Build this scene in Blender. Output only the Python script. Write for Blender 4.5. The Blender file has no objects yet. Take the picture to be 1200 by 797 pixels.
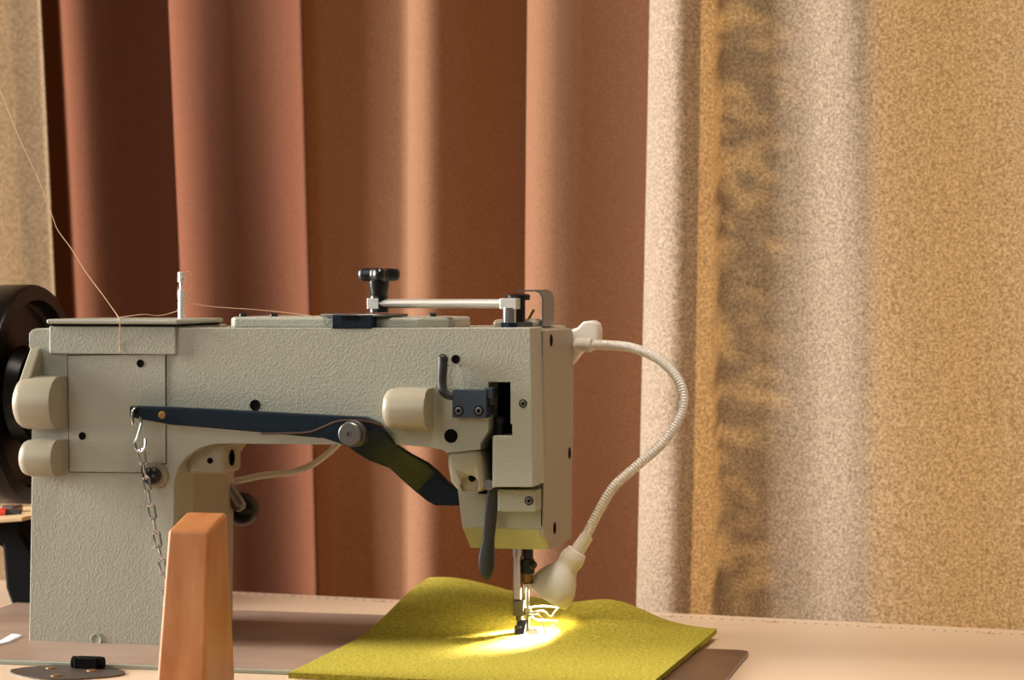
import bpy, bmesh, math, random
from mathutils import Vector, Matrix
random.seed(7)
sc = bpy.context.scene
COL = sc.collection
# ------------------------------------------------------------------ camera model (photo 1200x797)
F = 2840.0; YAW = math.radians(12.7); PIT = math.atan(63.5 / 2840)
CAM = Vector((0.4, -1.841, 0.290))          # machine frame: bed top z=0, front face of the arm y=0, head end x=0
Z0 = 0.754                                  # height of the bed top over the floor
_cy, _sy, _cp, _sp = math.cos(YAW), math.sin(YAW), math.cos(PIT), math.sin(PIT)
R_ = Vector((_cy, _sy, 0)); F_ = Vector((-_sy * _cp, _cy * _cp, -_sp)); U_ = Vector((-_sy * _sp, _cy * _sp, _cp))
def ray(px, py): return F_ + R_ * ((px - 600) / F) + U_ * ((398.5 - py) / F)
def Y(px, py, y=0.0):
    d = ray(px, py); return CAM + d * ((y - CAM.y) / d.y)
def XX(px, py, x):
    d = ray(px, py); return CAM + d * ((x - CAM.x) / d.x)
def Zp(px, py, z):
    d = ray(px, py); return CAM + d * ((z - CAM.z) / d.z)
TA = math.radians(-7.7); TT = Vector((math.cos(TA), math.sin(TA), 0)); TN = Vector((-math.sin(TA), math.cos(TA), 0))
def PL(px, py, D):
    d = ray(px, py); return CAM + d * ((D - CAM.dot(TN)) / d.dot(TN))

# ------------------------------------------------------------------ materials
def lin(r, g, b):
    f = lambda c: (c / 255 / 12.92) if c / 255 <= .04045 else ((c / 255 + .055) / 1.055) ** 2.4
    return (f(r), f(g), f(b), 1)
def mat(name, rgb, rough=.5, metal=0.0, spec=.5, bump=None, vary=None, coat=0.0):
    m = bpy.data.materials.new(name); m.use_nodes = True
    nt = m.node_tree; b = nt.nodes['Principled BSDF']
    c = lin(*rgb)
    b.inputs['Base Color'].default_value = c; b.inputs['Roughness'].default_value = rough
    b.inputs['Metallic'].default_value = metal; b.inputs['Specular IOR Level'].default_value = spec
    b.inputs['Coat Weight'].default_value = coat
    tc = nt.nodes.new('ShaderNodeTexCoord')
    if vary:                                  # (scale vector, amount, second colour)
        sv, lo, hi, c2 = vary
        mp = nt.nodes.new('ShaderNodeMapping'); mp.inputs['Scale'].default_value = sv
        nt.links.new(tc.outputs['Object'], mp.inputs['Vector'])
        n = nt.nodes.new('ShaderNodeTexNoise'); n.inputs['Scale'].default_value = 1; n.inputs['Detail'].default_value = 5
        nt.links.new(mp.outputs['Vector'], n.inputs['Vector'])
        r = nt.nodes.new('ShaderNodeValToRGB')
        r.color_ramp.elements[0].position = lo; r.color_ramp.elements[1].position = hi
        r.color_ramp.elements[0].color = c; r.color_ramp.elements[1].color = lin(*c2)
        nt.links.new(n.outputs['Fac'], r.inputs['Fac']); nt.links.new(r.outputs['Color'], b.inputs['Base Color'])
    if bump:                                  # (scale, strength, distance, kind)
        s, st, di, kind = bump
        t = nt.nodes.new('ShaderNodeTexVoronoi' if kind == 'v' else 'ShaderNodeTexNoise'); t.inputs['Scale'].default_value = s
        if kind == 'v': t.feature = 'SMOOTH_F1'; t.inputs['Smoothness'].default_value = .6
        if kind != 'v': t.inputs['Detail'].default_value = 3
        nt.links.new(tc.outputs['Object'], t.inputs['Vector'])
        bp = nt.nodes.new('ShaderNodeBump'); bp.inputs['Strength'].default_value = st; bp.inputs['Distance'].default_value = di
        nt.links.new(t.outputs[0], bp.inputs['Height']); nt.links.new(bp.outputs['Normal'], b.inputs['Normal'])
    return m
M = {}
PAINT = (166, 165, 150)
M['paint'] = mat('hammered_paint', PAINT, .42, 0, .5, (600, .24, .0009, 'v'))
M['smooth'] = mat('smooth_paint', (154, 145, 124), .38, 0, .5, (160, .12, .0006, 'n'))
M['flat'] = mat('satin_paint', (160, 148, 130), .5, 0, .4, (700, .25, .0005, 'n'))
M['blue'] = mat('blue_black_enamel', (20, 32, 43), .42, 0, .16, (260, .3, .0008, 'n'))
M['gun'] = mat('gunblue_steel', (62, 72, 84), .42, .5, .5, (500, .1, .0003, 'n'))
M['black'] = mat('black_plastic', (18, 17, 18), .28, 0, .5)
M['rubber'] = mat('black_rubber', (44, 42, 42), .5, 0, .4)
M['gloss'] = mat('black_gloss_enamel', (14, 10, 9), .32, 0, .28)
M['bronze'] = mat('dark_bronze_wire', (78, 58, 46), .45, .5)
M['soot'] = mat('matt_black_cover', (5, 5, 6), .7, 0, .1)
M['hinge'] = mat('dark_hinge_steel', (84, 72, 66), .5, .4, .4)
M['dark'] = mat('dark_cavity', (9, 8, 8), .8, 0, .1)
M['steel'] = mat('bright_steel', (200, 198, 195), .2, 1.0)
M['dsteel'] = mat('dull_steel', (120, 116, 112), .38, .9)
M['white'] = mat('white_plastic', (226, 216, 204), .32, 0, .5)
M['wmetal'] = mat('satin_aluminium', (230, 226, 220), .4, .6)
M['brass'] = mat('brass', (150, 112, 62), .5, .7)
M['bed'] = mat('worn_bed_steel', (150, 126, 110), .42, .1, .4, (90, .15, .0006, 'n'), ((9, 14, 9), .35, .7, (172, 146, 130)))
M['plate'] = mat('brown_bed_plate', (92, 66, 54), .3, .2, .5, None, ((12, 20, 9), .4, .75, (110, 82, 68)))
M['bedlip'] = mat('pale_green_casting', (150, 156, 140), .5)
M['table'] = mat('beige_laminate', (214, 186, 158), .34, 0, .45, (30, .04, .0005, 'n'), ((3, 30, 5), .3, .7, (220, 194, 168)))
M['ink'] = mat('printed_ruler_ink', (150, 128, 110), .6)
M['felt'] = mat('green_wool_felt', (147, 136, 40), .95, 0, .1, (900, .6, .0012, 'n'), ((420, 420, 420), .34, .66, (194, 179, 76)))
M['wood'] = mat('varnished_wood', (160, 94, 44), .4, 0, .45, (60, .1, .0005, 'n'), ((60, 50, 14), .3, .75, (190, 130, 80)))
M['ply'] = mat('pale_board', (206, 176, 132), .6)
M['red'] = mat('red_plastic', (196, 52, 22), .35)
M['paper'] = mat('white_paper', (214, 216, 226), .8)
M['bluepaper'] = mat('blue_card', (70, 84, 150), .7)
M['wall'] = mat('wall_plaster', (200, 186, 168), .9, 0, .2, (60, .1, .002, 'n'))
M['floor'] = mat('floor_boards', (120, 92, 70), .6, 0, .3, None, ((2, 18, 2), .3, .7, (140, 108, 82)))
M['thread'] = mat('linen_thread', (206, 168, 130), .8)
M['leaf'] = mat('leaf_green', (60, 90, 40), .6)
def cloth(name, c1, c2, t1, dfac, tfac, scale, lo=.38, hi=.62):
    m = bpy.data.materials.new(name); m.use_nodes = True; nt = m.node_tree; nt.nodes.clear()
    out = nt.nodes.new('ShaderNodeOutputMaterial'); tc = nt.nodes.new('ShaderNodeTexCoord')
    n = nt.nodes.new('ShaderNodeTexNoise'); n.inputs['Scale'].default_value = scale; n.inputs['Detail'].default_value = 6; n.inputs['Roughness'].default_value = .65
    nt.links.new(tc.outputs['Object'], n.inputs['Vector'])
    def ramp(a, b):
        r = nt.nodes.new('ShaderNodeValToRGB'); r.color_ramp.elements[0].position = lo; r.color_ramp.elements[1].position = hi
        r.color_ramp.elements[0].color = lin(*a); r.color_ramp.elements[1].color = lin(*b)
        nt.links.new(n.outputs['Fac'], r.inputs['Fac']); return r
    rd = ramp(c1, c2); rt = ramp(*t1)
    def scaled(r, k):
        mx = nt.nodes.new('ShaderNodeMixRGB'); mx.blend_type = 'MULTIPLY'; mx.inputs[0].default_value = 1
        mx.inputs[2].default_value = (k, k, k, 1); nt.links.new(r.outputs['Color'], mx.inputs[1]); return mx
    d = nt.nodes.new('ShaderNodeBsdfDiffuse'); t = nt.nodes.new('ShaderNodeBsdfTranslucent'); a = nt.nodes.new('ShaderNodeAddShader')
    nt.links.new(scaled(rd, dfac).outputs[0], d.inputs['Color']); nt.links.new(scaled(rt, tfac).outputs[0], t.inputs['Color'])
    bp = nt.nodes.new('ShaderNodeBump'); bp.inputs['Strength'].default_value = .25; bp.inputs['Distance'].default_value = .001
    nt.links.new(n.outputs['Fac'], bp.inputs['Height']); nt.links.new(bp.outputs['Normal'], d.inputs['Normal'])
    nt.links.new(d.outputs[0], a.inputs[0]); nt.links.new(t.outputs[0], a.inputs[1]); nt.links.new(a.outputs[0], out.inputs['Surface'])
    return m
M['brownl'] = cloth('dark_brown_felt', (114, 72, 54), (122, 80, 62), ((150, 70, 30), (160, 78, 36)), .85, .005, 500)
M['brownr'] = cloth('brown_felt', (134, 96, 72), (148, 110, 86), ((190, 100, 40), (200, 110, 50)), .80, .07, 500)
M['beige'] = cloth('beige_felt', (150, 130, 112), (216, 198, 178), ((158, 116, 66), (236, 188, 118)), .53, .38, 430, .36, .64)
M['beige_shaded'] = cloth('shaded_beige_felt', (150, 124, 96), (190, 164, 130), ((170, 120, 60), (235, 180, 100)), .42, .12, 300, .36, .64)  # beige felt with the weaker sun at far left put into its colour

# ------------------------------------------------------------------ objects
ORG = {}
def tag(o, label, cat, group=None, kind=None):
    o['label'] = label; o['category'] = cat
    if group: o['group'] = group
    if kind: o['kind'] = kind
    return o
def thing(name, label, cat, loc, group=None):
    o = bpy.data.objects.new(name, None); COL.objects.link(o); o.empty_display_size = .05
    o.location = (loc[0], loc[1], loc[2] + Z0); ORG[o.name] = Vector(loc)
    return tag(o, label, cat, group)
def obj(name, bm, m, parent=None, loc=None, bevel=0, seg=2, smooth=35, label=None, subsurf=0):
    me = bpy.data.meshes.new(name)
    org = ORG[parent.name] if parent else Vector(loc if loc else (0, 0, 0))
    bmesh.ops.recalc_face_normals(bm, faces=bm.faces)
    bmesh.ops.translate(bm, verts=bm.verts, vec=-org)
    bm.to_mesh(me); bm.free()
    for p in me.polygons: p.use_smooth = True
    me.set_sharp_from_angle(angle=math.radians(smooth))
    for k in (m if isinstance(m, (list, tuple)) else [m]): me.materials.append(M[k])
    o = bpy.data.objects.new(name, me); COL.objects.link(o)
    if parent: o.parent = parent
    else: o.location = (org.x, org.y, org.z + Z0)
    ORG[o.name] = org
    if bevel:
        b = o.modifiers.new('Bevel', 'BEVEL'); b.width = bevel; b.segments = seg; b.limit_method = 'ANGLE'; b.angle_limit = math.radians(40); b.harden_normals = True
    if subsurf:
        s = o.modifiers.new('Subsurf', 'SUBSURF'); s.levels = s.render_levels = subsurf
    if label: o['label'] = label
    return o
def B(): return bmesh.new()
def poly_prism(bm, pts0, pts1, mi=0):
    """two matching loops joined into a solid"""
    a = [bm.verts.new(p) for p in pts0]; b = [bm.verts.new(p) for p in pts1]; n = len(a)
    fs = [bm.faces.new(a), bm.faces.new(b[::-1])]
    for i in range(n): fs.append(bm.faces.new((a[i], b[i], b[(i + 1) % n], a[(i + 1) % n])))
    for f in fs: f.material_index = mi
    return bm
def xz(bm, pts, y0, y1, mi=0): return poly_prism(bm, [(x, y0, z) for x, z in pts], [(x, y1, z) for x, z in pts], mi)
def yz(bm, pts, x0, x1, mi=0): return poly_prism(bm, [(x0, y, z) for y, z in pts], [(x1, y, z) for y, z in pts], mi)
def xy(bm, pts, z0, z1, mi=0): return poly_prism(bm, [(x, y, z0) for x, y in pts], [(x, y, z1) for x, y in pts], mi)
def box(bm, x0, x1, y0, y1, z0, z1, mi=0): return xz(bm, [(x0, z0), (x1, z0), (x1, z1), (x0, z1)], y0, y1, mi)
def pxz(pl, y): return [(p.x, p.z) for p in (Y(a, b, y) for a, b in pl)]
def pbox(bm, a, b, y0, y1, mi=0):
    p, q = Y(a[0], a[1], y0), Y(b[0], b[1], y0); return box(bm, p.x, q.x, y0, y1, q.z, p.z, mi)
def frame(d):
    d = Vector(d).normalized(); u = d.orthogonal().normalized(); return d, u, d.cross(u)
def lathe(bm, p, d, prof, n=24, mi=0, caps=True):
    """prof: (distance along d, radius)"""
    p = Vector(p); d, u, v = frame(d); rings = []
    for t, r in prof:
        rings.append([bm.verts.new(p + d * t + (u * math.cos(2 * math.pi * i / n) + v * math.sin(2 * math.pi * i / n)) * max(r, 1e-5)) for i in range(n)])
    fs = []
    for a, b in zip(rings, rings[1:]):
        for i in range(n): fs.append(bm.faces.new((a[i], a[(i + 1) % n], b[(i + 1) % n], b[i])))
    if caps: fs += [bm.faces.new(rings[0][::-1]), bm.faces.new(rings[-1])]
    for f in fs: f.material_index = mi
    return bm
def cyl(bm, a, b, r, n=20, mi=0):
    a, b = Vector(a), Vector(b); return lathe(bm, a, b - a, [(0, r), ((b - a).length, r)], n, mi)
def smooth_path(pts, k=8, closed=False):
    P = [Vector(p) for p in pts]; out = []; n = len(P)
    rng = range(n if closed else n - 1)
    for i in rng:
        g = (lambda j: P[j % n]) if closed else (lambda j: P[max(0, min(n - 1, j))])
        a, b, c, d = g(i - 1), g(i), g(i + 1), g(i + 2)
        for s in range(k):
            t = s / k
            out.append(.5 * ((2 * b) + (c - a) * t + (2 * a - 5 * b + 4 * c - d) * t * t + (3 * b - a - 3 * c + d) * t ** 3))
    if not closed: out.append(P[-1])
    return out
def tube(bm, pts, r, n=8, closed=False, mi=0, rib=None):
    P = [Vector(p) for p in pts]; m = len(P); rings = []; u = None
    for i in range(m):
        if closed: d = P[(i + 1) % m] - P[i - 1]
        else: d = P[min(m - 1, i + 1)] - P[max(0, i - 1)]
        d.normalize()
        if u is None: u = d.orthogonal().normalized()
        else: u = (u - d * u.dot(d)).normalized()
        v = d.cross(u); rr = r[i] if isinstance(r, (list, tuple)) else r
        rings.append([bm.verts.new(P[i] + (u * math.cos(2 * math.pi * k / n) + v * math.sin(2 * math.pi * k / n)) * rr) for k in range(n)])
    fs = []
    for i in range(m if closed else m - 1):
        a, b = rings[i], rings[(i + 1) % m]
        o = 0
        if closed and i == m - 1:
            o = min(range(n), key=lambda k: (b[k].co - a[0].co).length)
        for k in range(n): fs.append(bm.faces.new((a[k], a[(k + 1) % n], b[(k + 1 + o) % n], b[(k + o) % n])))
    if not closed: fs += [bm.faces.new(rings[0][::-1]), bm.faces.new(rings[-1])]
    for f in fs: f.material_index = mi
    return bm
def arc(cx, cz, r, a0, a1, n=8): return [(cx + r * math.cos(math.radians(a0 + (a1 - a0) * i / n)), cz + r * math.sin(math.radians(a0 + (a1 - a0) * i / n))) for i in range(n + 1)]

# ================================================================== SEWING MACHINE
mc = thing('sewing_machine', 'large pale grey-green industrial sewing machine with dark lever, standing on beige table', 'sewing machine', (-.2, .06, -.004))
XE = Y(621.5, 388).x
ZT = .2566
outline = [(34, 753), (36, 640), (37, 560), (37, 500), (36, 412), (34, 405), (34, 391), (37, 387), (42, 385), (300, 384.3), (621.5, 384.3),
           (624.5, 571), (577, 571), (577, 511), (600, 511), (600, 497), (598, 497), (598, 448), (572.5, 448), (572.5, 505), (563, 520), (563, 527),
           (523, 531), (519, 528), (505, 524.5), (470, 521.5), (410, 521.5), (270, 520), (250, 520.5), (234, 525), (220, 534), (209, 548), (204, 566), (203, 640), (202, 757)]
b = B(); xz(b, pxz(outline, 0), 0, .046)
body = obj('casting', b, 'paint', mc, bevel=.0035, seg=3, label='pale hammered grey-green casting')
rear = [(34, 753), (37, 560), (34, 391), (42, 385), (621.5, 384.3), (624.5, 571), (540, 571), (523, 531), (519, 528), (505, 524.5), (470, 521.5), (270, 520), (250, 520.5), (234, 525), (220, 534), (209, 548), (204, 566), (203, 640), (202, 757)]
b = B(); xz(b, [(x - .0003, z - .0003 if z > .2 else z) for x, z in pxz(rear, 0)], .046, .150)
# lower head: stepped back and bevelled underneath
y2 = .021; y3 = .0415
pl = pxz([(536, 566), (536.5, 576), (541.5, 617)], y3)
zc = Y(600, 619.5, y3).z; zb = .0773
xl = pl[2][0]; xlb = Y(551, 637, .0667).x
b2 = B()
xz(b2, [pl[0], pl[1], (xl, zc), (XE, zc), (XE, pl[0][1])], y3, .154)
a_ = [(xl, y3, zc), (XE, y3, zc), (XE, .154, zc), (xl, .154, zc)]
c_ = [(xlb, .0667, zb), (XE, .0667, zb), (XE, .154, zb), (xlb, .154, zb)]
poly_prism(b2, a_, c_)
obj('arm_back', b, 'flat', body, bevel=.004, seg=3)
obj('lower_head', b2, 'paint', body, bevel=.0008)
b = B(); p, q = Y(583, 577, y2), Y(629, 600.5, y2)
box(b, p.x, XE, y2, y3 + .002, q.z, p.z + .0025)
obj('clamp_block', b, 'paint', body, bevel=.0012)
# boss left of the slot with a scooped hole
b = B(); xz(b, pxz([(523, 529), (563, 527), (567, 577), (536, 577), (527, 565), (523.5, 548)], 0), 0.0005, .06)
bs_ = obj('boss', b, 'smooth', body, bevel=.005, seg=4)
b = B(); c = Y(549, 565, 0); lathe(b, (c.x + .002, -.006, c.z - .0015), (-.18, 1, -.10), [(0, .0074), (.0125, .0074)], 32)
cut = obj('cutter', b, 'smooth', body)
bo = bs_.modifiers.new('Bool', 'BOOLEAN'); bo.object = cut; bo.operation = 'DIFFERENCE'; bo.solver = 'EXACT'
bpy.context.view_layer.update()
me = bpy.data.meshes.new_from_object(bs_.evaluated_get(bpy.context.evaluated_depsgraph_get()))
bs_.modifiers.clear(); bs_.data = me; me.set_sharp_from_angle(angle=math.radians(35)); bpy.data.objects.remove(cut)
def hole(px, py, y, r, parent, name='hole', m='dark', d=(0, -1, 0)):
    b = B(); c = Y(px, py, y); lathe(b, c + Vector((0, .0012, 0)), d, [(0, r), (.0014, r), (.0017, r * .86), (.0013, r * .74), (.0013, 0)], 20, 0, caps=False)
    return obj(name, b, m, parent)
hole(553, 560.5, .0058, .0028, body)
# slab behind the slot, painted dark for the shade inside
b = B(); p, q = Y(560, 440, .03), Y(606, 580, .03); box(b, p.x, min(q.x, -.004), .032, .0455, q.z, p.z)
obj('slot_back', b, 'dark', mc)
b = B(); p = Y(585, 490, .018); cyl(b, (p.x, .02, p.z), (p.x, .02, p.z - .03), .003); lathe(b, (p.x, .02, p.z + .002), (0, 0, -1), [(0, .003), (.002, .0045), (.005, .0045), (.007, .003)])
obj('take_up_rod', b, 'rubber', mc)

def dboss(px0, px1, py0, py1, prot, name, bev=.003, left=None):
    """half-round boss on the front face with its axis along x"""
    x0 = Y(px0, (py0 + py1) / 2, -prot * .7).x; x1 = Y(px1, (py0 + py1) / 2, 0).x
    zt, zb_ = Y(px1, py0, -.01).z, Y(px1, py1, -.01).z; r = (zt - zb_) / 2; zc_ = (zt + zb_) / 2
    pts = [(.002, zt)] + [(-(prot - r) + yy, zz) for yy, zz in [(r * math.cos(math.radians(a)), zc_ + r * math.sin(math.radians(a))) for a in range(90, 271, 9)]] + [(.002, zb_)]
    b = B(); rings = []
    for t, k in ((0, .62), (.0008, .78), (.002, .88), (.0045, .96), (.008, 1), (None, 1)):
        x = x1 if t is None else x0 + t
        rings.append([b.verts.new((x, .002 + (y - .002) * (k if k == 1 else (k + 1) / 2), zc_ + (z - zc_) * k)) for y, z in pts])
    for a, c in zip(rings, rings[1:]):
        for i in range(len(pts)): b.faces.new((a[i], a[(i + 1) % len(pts)], c[(i + 1) % len(pts)], c[i]))
    b.faces.new(rings[0][::-1]); b.faces.new(rings[-1])
    return obj(name, b, 'smooth', body, bevel=.0006), x0, x1, zc_, r
bo1, bx0, bx1, bz, br = dboss(17, 78, 441, 503, .036, 'bearing_boss', .004)
dboss(24, 78, 515, 558, .032, 'bearing_boss', .004)
dboss(449, 508, 455, 503.5, .030, 'bearing_boss', .003)
b = B(); zt = Y(38, 409, 0).z; xw0 = Y(35, 412, -.003).x; x1 = Y(49, 440, 0).x
poly_prism(b, [(xw0, .002, zt + .001), (xw0, -.004, zt), (bx0 + .003, -.0345, bz + .006), (bx0 + .003, .002, bz)], [(x1, .002, zt + .001), (x1, -.004, zt), (x1, -.0345, bz + .006), (x1, .002, bz)])
obj('bearing_web', b, 'smooth', body, bevel=.002)
# little boss under the arm beside the column
b = B(); p, q = Y(232, 520, .012), Y(263, 556, .012); box(b, p.x - .01, q.x, .012, .055, q.z, p.z + .002)
bb = obj('stud_boss', b, 'smooth', body, bevel=.004, seg=3)
hole(246, 540, .0115, .0024, body)
b = B(); lathe(b, (q.x - .001, .03, (p.z + q.z) / 2), (1, 0, 0), [(0, .0068), (.0014, .0068), (.0016, .0056), (.001, .004), (.001, 0)], 20, 0, caps=False)
obj('hole', b, 'dark', body)
# round stop boss and column screw
b = B(); c = Y(183, 557, 0); lathe(b, (c.x, .002, c.z), (0, -1, 0), [(0, .0105), (.004, .0105), (.005, .0095), (.005, 0)], 28, 0, caps=False)
obj('stop_boss', b, 'smooth', body)
b = B(); lathe(b, (c.x - .001, -.003, c.z), (0, -1, 0), [(0, .0068), (.008, .0068), (.009, .006), (.0085, .003), (.0085, 0)], 24, 0, caps=False)
obj('stop_bolt', b, 'black', mc)
b = B(); c = Y(113, 749, 0); lathe(b, (c.x, .002, c.z), (0, -1, 0), [(0, .005), (.0028, .005), (.003, .0042), (.0024, .003), (.0024, 0)], 20, 0, caps=False)
obj('base_plug', b, 'bedlip', body)
# front panel with dark seam
pan = [(80, 417), (194, 415.5), (194.5, 543), (166, 543), (166, 553.5), (82, 552.5)]
b = B(); s = pxz(pan, 0); cx_, cz_ = sum(x for x, z in s) / 6, sum(z for x, z in s) / 6
grow = lambda pts, k: [(x + math.copysign(k, x - cx_), z + math.copysign(k, z - cz_)) for x, z in pts]
xz(b, grow(s, .0007), -.0006, .004)
obj('panel_gap', b, 'dark', body)
b = B(); xz(b, grow(s, -.0002), -.0010, .004)
pn = obj('front_panel', b, 'paint', mc, bevel=.0005)
hole(164.5, 426, -.001, .0032, pn, 'screw'); hole(96.5, 511, -.001, .0032, pn, 'screw')
hole(189, 547, 0, .002, body)
for px, py, r in ((299, 475, .0045), (534, 421, .0035), (528.5, 511, .0055)): hole(px, py, 0, r, body)
hole(539.5, 428, 0, .0006, body)
# top cover on the left with a lip
xr = Y(206, 398, -.003).x; xl_ = Y(58, 398, -.003).x
b = B(); box(b, xl_, xr, -.0035, .12, Y(100, 415, -.003).z, Y(100, 382, -.003).z)
tc_ = obj('top_cover', b, 'paint', mc, bevel=.001)
px0, px1 = Y(54, 376, -.008), Y(208, 376, -.008)
zt0, zt1 = Y(100, 380.6, -.008).z, Y(100, 374.2, -.008).z
yr = XX(262, 371, px1.x).y; yr = max(.09, min(.15, yr))
b = B(); box(b, px0.x, px1.x, -.008, yr, zt0 + .0005, zt1)
obj('cover_plate', b, 'paint', tc_, bevel=.0016)
b = B(); box(b, px0.x + .002, px1.x - .002, -.0055, yr - .003, zt0 - .001, zt0 + .001); obj('gasket', b, 'dark', tc_)
ZC = zt1
# thread pin
c = Y(212.5, 374, .035); zt = Y(212, 318, .035).z
b = B(); lathe(b, (c.x, .035, ZC - .001), (0, 0, 1), [(0, .0028), (zt - ZC - .016, .0028), (zt - ZC - .0125, .0012), (zt - ZC - .008, .0012), (zt - ZC - .0075, .0028), (zt - ZC, .0028), (zt - ZC + .0006, .0022)], 16)
obj('thread_pin', b, 'wmetal', mc, label='bright metal thread guide pin')
# arm cover with screws
b = B(); p, q = Y(268, 371.5, .012), Y(492, 371.5, .012); za = ZT - .001; zt = p.z
hw = .036; pts = [(q.x, .012), (q.x + .02, .03), (q.x + .02, .10), (q.x, .112), (p.x + .004, .112), (p.x, .106), (p.x, .018), (p.x + .004, .012)]
xy(b, pts, za, zt)
ac = obj('arm_cover', b, 'paint', mc, bevel=.0025, seg=3)
for px, yy in ((285, .028), (321, .045), (446 + 61, .075)):
    b = B(); c = Y(px, 369, yy); lathe(b, (min(c.x, q.x + .012), yy, zt - .001), (0, 0, 1), [(0, .0034), (.0032, .0034), (.004, .0026), (.0034, .0014), (.0034, 0)], 16, 0, caps=False)
    obj('screw', b, 'black', ac)
b = B(); pbox(b, (388.5, 369), (436, 385.5), -.001, .02)
obj('lock_block', b, 'blue', mc, bevel=.001)
b = B(); pbox(b, (401, 370), (421, 374.5), -.002, .001); obj('slot', b, 'dark', mc)
# disc, knob, crossrod on top
cd = Y(427, 366.5, .034); b = B(); lathe(b, (cd.x, .034, zt + .0006), (0, 0, 1), [(0, .0345), (.0012, .0355), (.002, .035), (.0024, .012), (.0024, 0)], 48, 0, caps=False)
obj('stitch_disc', b, 'dsteel', mc)
ck = Y(444, 356, .034); zk = lambda py: Y(444, py, .034).z
b = B(); lathe(b, (ck.x, .034, zk(366)), (0, 0, 1), [(0, .008), (zk(347) - zk(366), .0075), (zk(347) - zk(366) + .001, .0068), (zk(334) - zk(366), .0084), (zk(326) - zk(366), .0085)], 20)
kz0, kz1 = zk(329.5), zk(314)
rings = []
for z, s in ((kz0, .80), (kz0 + .0015, .95), (kz0 + .004, 1.0), (kz1 - .003, 1.0), (kz1 - .001, .9), (kz1, .6)):
    rings.append([b.verts.new((ck.x + s * (.0135 + .0035 * math.cos(4 * t)) * math.cos(t + .3), .034 + s * (.0135 + .0035 * math.cos(4 * t)) * math.sin(t + .3), z)) for t in [2 * math.pi * i / 48 for i in range(48)]])
for a, c in zip(rings, rings[1:]):
    for i in range(48): b.faces.new((a[i], a[(i + 1) % 48], c[(i + 1) % 48], c[i]))
b.faces.new(rings[0][::-1]); b.faces.new(rings[-1])
obj('adjusting_knob', b, 'black', mc, label='black star-shaped knob')
zr0, zr1 = Y(436, 362, .03).z, Y(436, 349.5, .03).z
xa, xb = Y(430, 356, .026).x, Y(443.5, 356, .026).x; xc, xd = Y(580, 356, .026).x, Y(604, 356, .026).x
b = B(); box(b, xa, xb, .026, .042, zr0, zr1); box(b, xc + .004, xd + .0005, .026, .042, zr0, zr1)
yz(b, [(.034 + .0075 * math.cos(a), (zr0 + zr1) / 2 + .0037 * math.sin(a)) for a in [2 * math.pi * i / 16 for i in range(16)]], xb - .001, xc + .006)
cyl(b, (xb, .034, (zr0 + zr1) / 2), (xb + .004, .034, (zr0 + zr1) / 2), .0042)
obj('cross_rod', b, 'wmetal', mc, bevel=.0004, label='pale metal rod with square ends')
# pillar, nut, black post, bracket
c = Y(597, 370, .03); zA = Y(597, 362, .03).z; zB = Y(597, 376.5, .03).z
b = B(); lathe(b, (c.x, .03, ZT - .001), (0, 0, 1), [(0, .0055), (zA - ZT + .002, .0055)], 20)
obj('pillar_pin', b, 'steel', mc)
b = B(); lathe(b, (c.x - .0005, .03, ZT - .001), (0, 0, 1), [(0, .0076), (zB - ZT, .0076)], 6); obj('pillar_nut', b, 'blue', mc, bevel=.0006)
c = Y(607, 360, .05); zA = Y(607, 341.5, .05).z; zB = Y(607, 349, .05).z
b = B(); lathe(b, (c.x, .05, ZT - .002), (0, 0, 1), [(0, .0058), (zB - ZT, .0058), (zB - ZT + .0001, .0095), (zA - ZT - .001, .0098), (zA - ZT, .008)], 24)
obj('tension_post', b, 'black', mc)
c = Y(613, 377, .045); b = B(); lathe(b, (c.x, .048, ZT - .001), (0, 0, 1), [(0, .0078), (.0055, .0078)], 6); obj('post_nut', b, 'dsteel', mc, bevel=.0005)
# rounded pad behind the pillar
b = B(); p, q = Y(578, 371, .06), Y(640, 384, .06); box(b, p.x, XE - .006, .055, .115, ZT - .003, ZT + .0065)
obj('pillar_pad', b, 'smooth', body, bevel=.004, seg=3)
b = B(); y0 = .056; pA = Y(606, 340, y0); pB = Y(637, 342, y0); zq = Y(637, 382, y0).z
path = [(pA.x, pA.z), (pB.x - .006, pA.z + .0003), (pB.x - .002, pA.z - .0015), (pB.x, pA.z - .006), (pB.x, zq)]
inn = [(pB.x - .0014, zq), (pB.x - .0014, pA.z - .0064), (pB.x - .0032, pA.z - .003), (pB.x - .0065, pA.z - .0012), (pA.x, pA.z - .0012)]
xz(b, path + inn, y0, y0 + .042)
br_ = obj('thread_bracket', b, 'dsteel', mc)
b = B(); c = Y(627, 374, .07); lathe(b, (pB.x - .001, .072, c.z), (-1, 0, 0), [(0, .004), (.003, .004), (.004, .0028)], 14); xz(b, pxz([(616, 378), (619, 378), (627, 364), (625, 362)], .066), .064, .066)
obj('wing_screw', b, 'brass', br_)
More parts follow.
